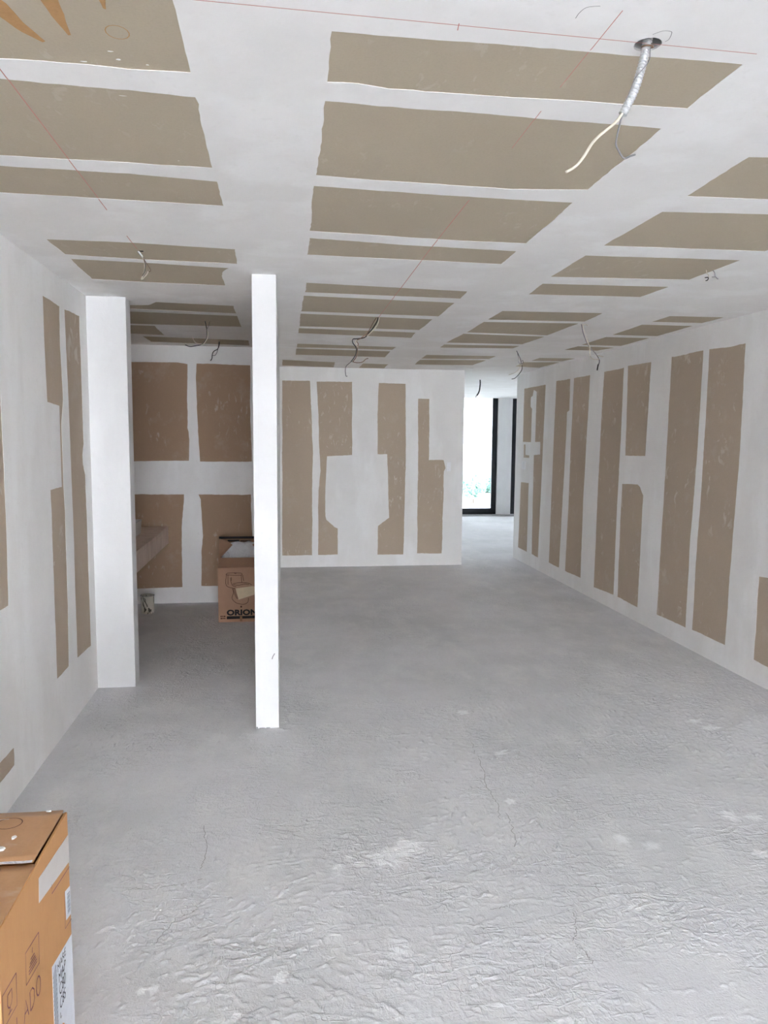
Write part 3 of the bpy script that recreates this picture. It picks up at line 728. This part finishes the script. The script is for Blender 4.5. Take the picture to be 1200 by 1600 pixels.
link('line_drawing', mesh('line_drawing', V, F, 'ink_brown'), t)
tv, tf = text_shape('ORION', 0.072, 1.30, 0.0035, 1.02)
wd = max(v[0] for v in tv); hh = max(v[1] for v in tv)
link('lettering', mesh('lettering', [(-.484 - bx0 + a / wd * .262, -.0008, .0575 + b / hh * .053) for a, b in tv], tf, 'ink'), t)
V, F = merge([([front(a, b) for a, b in fx(q)], [(0, 1, 2, 3)]) for q in ([(-.485, .026), (-.20, .030), (-.20, .052), (-.484, .052)],)])
link('print_bar', mesh('print_bar', V, F, 'ink'), t)
tv, tf = text_shape('AAA\nBBB', 0.02)
V, F = merge([([front(a, b) for a, b in fx([(x, z), (x + w, z), (x + w, z + .012), (x, z + .012)])], [(0, 1, 2, 3)]) for x, z, w in ((-.538, .046, .012), (-.523, .046, .009), (-.511, .046, .016), (-.538, .028, .02), (-.515, .028, .011), (-.502, .028, .007))])
link('small_print', mesh('small_print', V, F, 'ink_brown'), t)
V, F = merge([([front(a, b) for a, b in fx([(-.367, .126), (-.353, .126), (-.353, .143), (-.367, .143)])], [(0, 1, 2, 3)])])
link('print_mark', mesh('print_mark', V, F, 'ink_brown'), t)
slab('paper_note', [(a, -.0015, b) for a, b in fx([(-.404, .297), (-.382, .197), (-.236, .242), (-.236, .304), (-.253, .315)])], .0007, 'beige_paper', t)
slab('sealing_tape', [(a, -.0006, b) for a, b in fx([(-.372, .003), (-.352, .003), (-.352, .048), (-.372, .048)])], .0004, 'carton_in', t)
# what is packed inside, wrapped in film
t2 = thing('wrapped_ceramic', 'white film-wrapped ceramic showing inside the open toilet carton', 'package', (bx0, by0, .012))
nxw, nyw = 30, 16
vs, fs = [], []
for j in range(nyw):
    for i in range(nxw):
        u, v = i / (nxw - 1), j / (nyw - 1)
        x = .012 + u * (W_ - .024); y = .155 + v * .265
        z = .50 + .135 * sm(v, 0.05, 0.95) - .05 * (2 * abs(u - .5)) ** 4 + .012 * noise.noise(Vector((u * 7, v * 4, 2))) + .006 * noise.noise(Vector((u * 18, v * 9, 3)))
        z += 0.014 * math.exp(-((v - 0.12) / 0.05) ** 2)
        vs.append((x, y, z))
n0 = len(vs)
for j in range(nyw):
    for i in range(nxw):
        k = j * nxw + i
        if i < nxw - 1 and j < nyw - 1: fs.append((k, k + 1, k + nxw + 1, k + nxw))
edge = [i for i in range(nxw)] + [j * nxw + nxw - 1 for j in range(1, nyw)] + [(nyw - 1) * nxw + i for i in range(nxw - 2, -1, -1)] + [j * nxw for j in range(nyw - 2, 0, -1)]
for k in edge: vs.append((vs[k][0], vs[k][1], 0.0))
m_ = len(edge)
for i in range(m_): fs.append((edge[i], n0 + i, n0 + (i + 1) % m_, edge[(i + 1) % m_]))
fs.append(tuple(n0 + i for i in range(m_)))
link('film_wrap', mesh('film_wrap', vs, fs, 'film', True), t2)

# ------------------------------------------------------------------ big carton in the left foreground
SB = 0.9404
CX, CZ = -0.5454, round(1.607 - (1.607 - 0.6) * SB, 3)
CY0, CY1, CYS = 1.425, 1.892, 1.657
CXL = -1.05
t = thing('large_carton', 'large orange-brown taped cardboard carton against the left wall, paint-splashed top', 'carton', (CX, CY0, 0))
w_, d_ = CX - CXL, CY1 - CY0
box('carton_body', [(-.007, 0, 0, 0, d_, CZ - .004), (-w_, 0, 0, -w_ + .007, d_, CZ - .006), (-w_ + .007, 0, 0, -.007, .007, CZ - .006), (-w_ + .007, d_ - .007, 0, -.007, d_, CZ - .006), (-w_ + .007, .007, 0, -.007, d_ - .007, .007)], 'carton', t, bevel=.002)
ys = CYS - CY0
def flap(name, y0, y1, z0, z1, xe):
    nxq, nyq = 14, 8
    vs, fs = [], []
    for lay in (0, 1):
        for j in range(nyq + 1):
            for i in range(nxq + 1):
                u, v = i / nxq, j / nyq
                x = -w_ + .002 + u * (w_ - .002 + xe); y = y0 + v * (y1 - y0)
                z = z0 + (z1 - z0) * v + .0016 * noise.noise(Vector((u * 5, v * 3, y0 * 9))) - (0.0045 if lay else 0)
                vs.append((x, y, z))
    N = (nxq + 1) * (nyq + 1)
    for j in range(nyq):
        for i in range(nxq):
            k = j * (nxq + 1) + i
            fs.append((k, k + 1, k + nxq + 2, k + nxq + 1)); fs.append((N + k, N + k + nxq + 1, N + k + nxq + 2, N + k + 1))
    per = [i for i in range(nxq + 1)] + [j * (nxq + 1) + nxq for j in range(1, nyq + 1)] + [nyq * (nxq + 1) + i for i in range(nxq - 1, -1, -1)] + [j * (nxq + 1) for j in range(nyq - 1, 0, -1)]
    for a, b in zip(per, per[1:] + per[:1]): fs.append((a, N + a, N + b, b))
    return link(name, mesh(name, vs, fs, 'carton_top', True), t)
flap('top_flap', ys + .001, d_ - .001, CZ + .004, CZ + .002, -.009)
flap('top_flap', .001, ys - .001, CZ, CZ - .002, -.003)
# torn film edge along the seam
V, F = ribbon([(-w_ + .01 + k * (w_ - .02) / 24, ys - .002 + .0015 * math.sin(k * 1.9)) for k in range(25)], .010, lambda a, b: (a, b, CZ + .0052 + .0008 * math.sin(a * 90)))
link('seam_tape', mesh('seam_tape', V, F, 'film'), t)
top = lambda a, b: (a, b, CZ + .0062)
def loc2(pts): return [(a - CX, b - CY0) for a, b in pts]
# rings and drips on the lid, in local coordinates
for (cx, cy, ax, ay) in ((-.118, d_ - .062, .030, .026), (-.168, d_ - .170, .034, .026)):
    V, F = ribbon([(cx + ax * math.cos(k * .262), cy + ay * math.sin(k * .262)) for k in range(25)], .0022, top)
    link('ring_stain', mesh('ring_stain', V, F, 'ink_brown'), t)
def drip(cx, cy, rx, ry, hz, z):
    n = 14
    ph = random.random() * 6
    r1 = [(cx + rx * (1 + .25 * math.sin(3 * k * .4488 + ph)) * math.cos(k * .4488), cy + ry * (1 + .2 * math.sin(2 * k * .4488 + ph)) * math.sin(k * .4488)) for k in range(n)]
    r2 = [(cx + (a - cx) * .75, cy + (b - cy) * .75) for a, b in r1]
    return [(a, b, z - .001) for a, b in r1] + [(a, b, z + hz) for a, b in r2], [(i, (i + 1) % n, n + (i + 1) % n, n + i) for i in range(n)] + [tuple(range(n, 2 * n))]
for (cx, cy, rx, ry, hz, z) in ((-.085, d_ - .127, .0055, .008, .002, CZ + .0045), (-.098, d_ - .177, .013, .0075, .003, CZ + .005), (-.115, d_ - .176, .004, .004, .0015, CZ + .005), (-.152, d_ - .208, .004, .003, .0015, CZ + .005), (-.115, .165, .026, .020, .004, CZ), (-.042, d_ - .006, .006, .004, .002, CZ + .004)):
    V, F = drip(cx, cy, rx, ry, hz, z)
    link('paint_drip', mesh('paint_drip', V, F, 'drip'), t)
for pts in ([(-.40, d_ - .075), (-.22, d_ - .06), (-.155, d_ - .042), (-.125, d_ - .040)], [(-.40, d_ - .125), (-.21, d_ - .118), (-.15, d_ - .108)], [(-.40, d_ - .17), (-.2, d_ - .165)]):
    V, F = ribbon([tuple(p)[:2] for p in smooth_path([(a, b, 0) for a, b in pts], 6)], .0024, top)
    link('tape_crease', mesh('tape_crease', V, F, 'tape'), t)
# right-hand face: y, z measured on the photo at the far scale, brought to this carton
Sx = lambda pts: [(b * SB - CY0, 1.607 - (1.607 - z) * SB) for b, z in pts]
side = lambda lift: (lambda a, b: (lift, a, b))
def patch(name, pts, lift, mat, parent=t):
    P = Sx(pts); n = len(P)
    vs = [(lift, a, b) for a, b in P] + [(0.0, a, b) for a, b in P]
    return link(name, mesh(name, vs, [tuple(range(n))] + [(i, n + i, n + (i + 1) % n, (i + 1) % n) for i in range(n)], mat), parent)
def lines(name, polys, w, mat, lift=.0009, parent=t):
    V, F = merge([ribbon(Sx(q), w, side(lift)) for q in polys])
    return link(name, mesh(name, V, F, mat), parent)
patch('side_tape', [(1.763, .498), (2.011, .455), (2.011, .532), (1.768, .557)][::1], .0008, 'tape')
lines('printed_frame', [[(2.010, .441), (1.857, .461), (1.859, .485)]], .0025, 'ink_purple')
bl = patch('barcode_label', [(1.968, .315), (2.010, .305), (2.010, .386), (1.966, .397)], .0008, 'label')
lines('printed_frame', [[(2.011, .29), (1.954, .300), (1.962, .40)]], .0025, 'ink_purple')
V, F = merge([ribbon(Sx([(1.980, z), (2.003, z - .005)]), w, side(.0013)) for z, w in [(.325 + k * .0042, .0020 if k % 3 else .0012) for k in range(14)]])
link('barcode', mesh('barcode', V, F, 'ink_grey'), bl)
lb = patch('shipping_label', [(1.838, .278), (1.838, -.02), (2.009, -.02), (2.010, .246)], .0008, 'label')
V, F = merge([ribbon(Sx([(1.8385, z), (1.866, z + .018)]), .0036, side(.0013)) for z in [.02 + k * .0125 for k in range(19)]] + [ribbon(Sx([(1.866, .03), (1.866, .262)]), .0016, side(.0014))])
link('label_hatching', mesh('label_hatching', V, F, 'ink_grey'), lb)
parts = []
for txt, y, z, h_, w2_ in (('MARE', 1.878, .232, .020, .066), ('MAP', 1.885, .198, .024, .056), ('C80', 1.886, .160, .030, .050), ('C8S', 1.886, .122, .028, .046), ('L', 1.886, .098, .016, .010)):
    tv, tf = text_shape(txt, 1.0, 1, 0.0)
    wd = max(v[0] for v in tv); hh = max(v[1] for v in tv)
    parts.append(([(.0014, (y * SB - CY0) + a / wd * w2_, 1.607 - (1.607 - z) * SB + b / hh * h_) for a, b in tv], tf))
V, F = merge(parts)
link('lettering', mesh('lettering', V, F, 'ink'), lb)
lines('care_symbol', [[(1.750, .433), (1.747, .358), (1.657, .370), (1.660, .445), (1.750, .433)], [(1.676, .388), (1.730, .381)], [(1.680, .395), (1.726, .389)], [(1.684, .401), (1.722, .396)], [(1.676, .381), (1.730, .374)], [(1.690, .408), (1.718, .404)], [(1.702, .416), (1.704, .428)]], .0026, 'ink_purple')
cup = [(1.548, .432), (1.545, .412), (1.550, .402), (1.558, .398), (1.566, .400), (1.572, .408), (1.572, .430), (1.548, .432)]
lines('care_symbol', [[(1.600, .444), (1.597, .371), (1.520, .380), (1.520, .452), (1.600, .444)], cup, [(1.559, .398), (1.558, .386)], [(1.548, .388), (1.569, .385)]], .0026, 'ink_purple')
# hand-scale stroke lettering rising along the face
def stroke_text(chars, y, z, w, h_, gap):
    G = {'L': [[(0, 1), (0, 0), (1, 0)]], 'A': [[(0, 0), (.5, 1), (1, 0)], [(.2, .38), (.8, .38)]], 'D': [[(0, 0), (0, 1), (.55, 1), (.95, .75), (.95, .25), (.55, 0), (0, 0)]],
         'O': [[(.5 + .5 * math.cos(k * .524), .5 + .5 * math.sin(k * .524)) for k in range(13)]]}
    out = []
    for i, c in enumerate(chars):
        for s_ in G[c]: out.append([(y + i * gap + a * w, z + b * h_ - (i * gap + a * w) * .10) for a, b in s_])
    return out
lines('lettering', stroke_text('LADO', 1.592, .300, .030, .046, .0425), .0034, 'ink_purple')
# torn cardboard tab folded out over the label
slab('torn_tab', [(a[0], a[1] * SB - CY0, 1.607 - (1.607 - a[2]) * SB) for a in ((.001, 1.80, .045), (.012, 1.822, .085), (.018, 1.858, .108), (.014, 1.872, .094), (.004, 1.858, .062), (.001, 1.82, .03))], .004, 'carton', t)

# ------------------------------------------------------------------ light switches on the walls
def switch(name, label, axis, p0, p1, rockers):
    t = thing(name, label, 'switch', p0, 'wall switches')
    w_, h_ = p1
    if axis == 'y':
        box('backplate', (-w_ / 2, -.008, -h_ / 2, w_ / 2, 0, h_ / 2), 'plastic_white', t, bevel=.003)
        for k in range(rockers): box('rocker', (-w_ * .3, -.012, -h_ * .36, w_ * .3, -.0082, h_ * .36), 'plastic_white', t, bevel=.001)
    else:
        box('backplate', (-.008, -w_ / 2, -h_ / 2, 0, w_ / 2, h_ / 2), 'plastic_white', t, bevel=.003)
        for k in range(rockers):
            c = (k - (rockers - 1) / 2) * w_ * .44
            box('rocker', (-.013, c - w_ * .17, -h_ * .38, -.0082, c + w_ * .17, h_ * .38), 'plastic_white', t, bevel=.001)
switch('wall_switch', 'narrow white switch near the free edge of the back wall', 'y', (2.078, YM, 1.252), (.05, .115), 1)
switch('wall_switch', 'white double switch at the far end of the right wall', 'x', (XR, 9.308, 1.270), (.15, .105), 2)

# ------------------------------------------------------------------ cables hanging from the ceiling
def hang(name, label, x, y, wires, group='cables hanging from the ceiling'):
    """wires: (part name, material, radius, [(dx, dz[, dy])...]) measured from the point on the ceiling"""
    t = thing(name, label, 'cable', (x, y, ceil_z(x, y, 0)), group)
    for k, (pn, mat, rad, pts) in enumerate(wires):
        P = []
        for i, p in enumerate(pts):
            dy = p[2] if len(p) > 2 else 0.008 * math.sin(1.3 * k + i * 0.5)
            P.append((p[0], dy, min(p[1], 0.004)))
        path = smooth_path(P, 6)
        link(pn, tube_mesh(pn, path, rad, mat, 8), t)
    return t
t = hang('light_cable', 'galvanised flexible conduit with two wires hanging from a round ceiling hole', NEAR[0], NEAR[1], [
    ('white_wire', 'wire_white', .0030, [(-.050, -.140, 0), (-.055, -.150, 0), (-.069, -.166, 0), (-.111, -.202, 0), (-.135, -.238, 0), (-.153, -.259, 0), (-.174, -.272, 0)]),
    ('grey_wire', 'wire_grey', .0020, [(-.049, -.138, 0), (-.052, -.150, 0), (-.058, -.174, 0), (-.063, -.201, 0), (-.062, -.212, 0), (-.056, -.222, 0), (-.044, -.236, 0), (-.030, -.231, 0), (-.018, -.227, 0)]),
    ('tie_wire', 'wire_grey', .0010, [(.004, .0, -.008), (.000, -.02, -.012), (.001, -.032, -.010), (-.004, -.043, -.0115), (-.018, -.06, -.0115), (-.032, -.078, -.010), (-.040, -.10, -.009), (-.052, -.13, -.006)])])
path = smooth_path([(.002, 0, .022), (-.004, 0, -.013), (-.014, 0, -.056), (-.028, 0, -.1), (-.050, 0, -.145)], 52)
link('flexible_conduit', tube_mesh('flexible_conduit', path, lambda i: .0082 + .0017 * math.cos(i * math.pi / 4), 'zinc', 14), t)
c = circle(0, 0, .029, 8); n = 8
vs = [(a, b, .004) for a, b in c] + [(a, b, .03) for a, b in c] + [(a * 1.12, b * 1.12, .0035) for a, b in c]
fs = [(i, (i + 1) % n, n + (i + 1) % n, n + i) for i in range(n)] + [tuple(n + i for i in range(n))]
link('junction_box', mesh('junction_box', vs, fs, 'zinc'), t)
link('knockout_dark_patch', mesh('knockout_dark_patch', [(.012 + .015 * math.cos(k * .524), .002 + .020 * math.sin(k * .524), .0265) for k in range(12)] + [(-.016 + .010 * math.cos(k * .524), .002 + .016 * math.sin(k * .524), .0265) for k in range(12)], [tuple(range(12)), tuple(range(12, 24))], 'hole'), t)  # flat dark patches widened to make the hole look black
ringp = [Vector((.0115 * math.cos(k * .2618), .0115 * math.sin(k * .2618), -.004 + .003 * math.sin(k * .26))) for k in range(25)]
link('locknut', tube_mesh('locknut', ringp, .0018, 'copper', 6), t)
hang('light_cable', 'grey sheath with a looped white wire from the bare strip before the bathroom', -.649, 3.639, [
    ('sheath', 'zinc', .0048, [(-.003, .006), (.005, -.008), (.012, -.016), (.019, -.027)]),
    ('white_wire', 'wire_white', .0024, [(.019, -.024), (.025, -.053), (.024, -.088), (.014, -.114), (.010, -.126), (.018, -.123), (.034, -.107), (.043, -.090)]),
    ('black_wire', 'wire_black', .0016, [(.021, -.024), (.029, -.056), (.027, -.088), (.016, -.112)]),
    ('brown_wire', 'wire_red', .0013, [(.020, -.024), (.031, -.045), (.046, -.068), (.055, -.085), (.045, -.091)]),
    ('bracket', 'wire_black', .0030, [(.006, .001, -.010), (.014, -.002, -.012), (.024, -.001, -.010)])])
hang('light_cable', 'cable curling up to the left like a hook inside the bathroom', -.548, 5.71, [
    ('black_wire', 'wire_black', .0034, [(-.008, .001), (.002, -.049), (.004, -.083), (.001, -.12), (-.012, -.145), (-.034, -.168), (-.073, -.179), (-.119, -.187), (-.153, -.176)]),
    ('white_wire', 'wire_white', .0030, [(-.012, .001, .008), (.000, -.049, .008), (.009, -.083, .006), (.006, -.12, .005), (-.010, -.150, .005), (-.034, -.171, .004), (-.073, -.161, .004), (-.088, -.147, .004), (-.103, -.120, .004)]),
    ('grey_wire', 'wire_grey', .0022, [(.024, -.002), (.016, -.03), (.009, -.055)])])
hang('light_cable', 'dark twisted cable with a small eye in it, deepest in the bathroom', -.548, 6.904, [
    ('black_wire', 'wire_black', .0036, [(0, 0), (-.008, -.045), (-.022, -.068), (-.045, -.080), (-.059, -.095), (-.067, -.122), (-.069, -.148), (-.081, -.171)]),
    ('brown_wire', 'wire_grey', .0030, [(-.006, 0), (-.010, -.04), (-.018, -.072), (-.026, -.098), (-.041, -.121), (-.065, -.124)])])
hang('light_cable', 'long knotted bundle of wires hanging before the back wall', .677, 5.302, [
    ('black_wire', 'wire_black', .0036, [(.001, .001), (-.008, -.029), (-.035, -.074), (-.061, -.104), (-.083, -.132), (-.109, -.146), (-.155, -.153), (-.176, -.155), (-.183, -.17), (-.176, -.188), (-.159, -.21), (-.154, -.236), (-.164, -.273), (-.192, -.314)]),
    ('red_wire', 'wire_red', .0030, [(-.012, -.001), (-.042, -.052), (-.061, -.089), (-.078, -.115), (-.095, -.127), (-.125, -.150), (-.152, -.165), (-.142, -.190), (-.148, -.21)]),
    ('white_wire', 'wire_white', .0036, [(.007, -.002), (-.004, -.047), (-.034, -.089), (-.061, -.115), (-.080, -.132)]),
    ('white_wire', 'wire_white', .0032, [(-.152, -.165, -.008), (-.160, -.185, -.009), (-.155, -.20, -.01), (-.143, -.214, -.01)]),
    ('brown_wire', 'wire_red', .0034, [(-.147, -.21), (-.147, -.246), (-.158, -.284), (-.181, -.314)]),
    ('grey_tail', 'wire_grey', .0026, [(-.190, -.312), (-.222, -.341), (-.231, -.371), (-.226, -.411), (-.216, -.413)]),
    ('brown_tail', 'wire_red', .0026, [(-.181, -.311), (-.144, -.318), (-.109, -.311), (-.086, -.292), (-.069, -.286)])])
hang('light_cable', 'two short dark wire stubs at the right edge of the ceiling', 2.134, 3.55, [
    ('white_stub', 'wire_white', .0018, [(-.036, .002), (-.030, -.015), (-.019, -.022), (-.018, -.034)]),
    ('black_tip', 'wire_black', .0022, [(-.036, -.036), (-.019, -.035), (-.022, -.047), (-.034, -.052)]),
    ('black_wire', 'wire_grey', .0022, [(-.001, .002), (.008, -.010), (.013, -.032), (.026, -.044)]),
    ('black_wire', 'wire_grey', .0022, [(.013, -.032), (.002, -.034), (-.008, -.035)])])
hang('light_cable', 'cable ending in a thick black tip in front of the right wall', 2.191, 5.331, [
    ('grey_wire', 'wire_grey', .0036, [(-.003, .001), (.014, -.06), (.049, -.135), (.081, -.176), (.119, -.211), (.148, -.259), (.138, -.301)]),
    ('white_wire', 'wire_white', .0030, [(.007, .001), (.032, -.073), (.069, -.163), (.074, -.226), (.102, -.253), (.143, -.249)]),
    ('black_tip', 'wire_black', .0050, [(.140, -.288), (.135, -.31), (.130, -.332)]),
    ('white_tip', 'wire_white', .0030, [(.132, -.226), (.150, -.230), (.173, -.234)]),
    ('hook', 'wire_white', .0026, [(.004, -.006), (.015, -.004), (.030, .0), (.044, -.004), (.047, -.010)])])
hang('light_cable', 'bent cable with a loop by the end of the right wall', 2.241, 7.03, [
    ('grey_wire', 'wire_grey', .0042, [(0, .001), (.035, -.063), (.056, -.117), (.060, -.130)]),
    ('black_wire', 'wire_black', .0034, [(.058, -.12), (.062, -.172), (.035, -.218), (-.007, -.26), (-.041, -.27)]),
    ('loop_wire', 'wire_grey', .0026, [(.006, 0), (.018, -.06), (.022, -.10), (.035, -.121), (.060, -.09), (.067, -.114), (.047, -.126)]),
    ('white_wire', 'wire_white', .0028, [(.054, -.126), (.035, -.165), (.015, -.191), (-.03, -.218), (-.071, -.229)])])
hang('light_cable', 'thick black cable hanging in front of the far window', 2.84, 10.584, [
    ('black_sheath', 'wire_black', .0095, [(.001, .001), (.005, -.04), (.005, -.078), (-.003, -.146), (-.018, -.19), (-.040, -.223)]),
    ('grey_core', 'wire_grey', .0045, [(-.038, -.220), (-.054, -.237), (-.057, -.257)])])
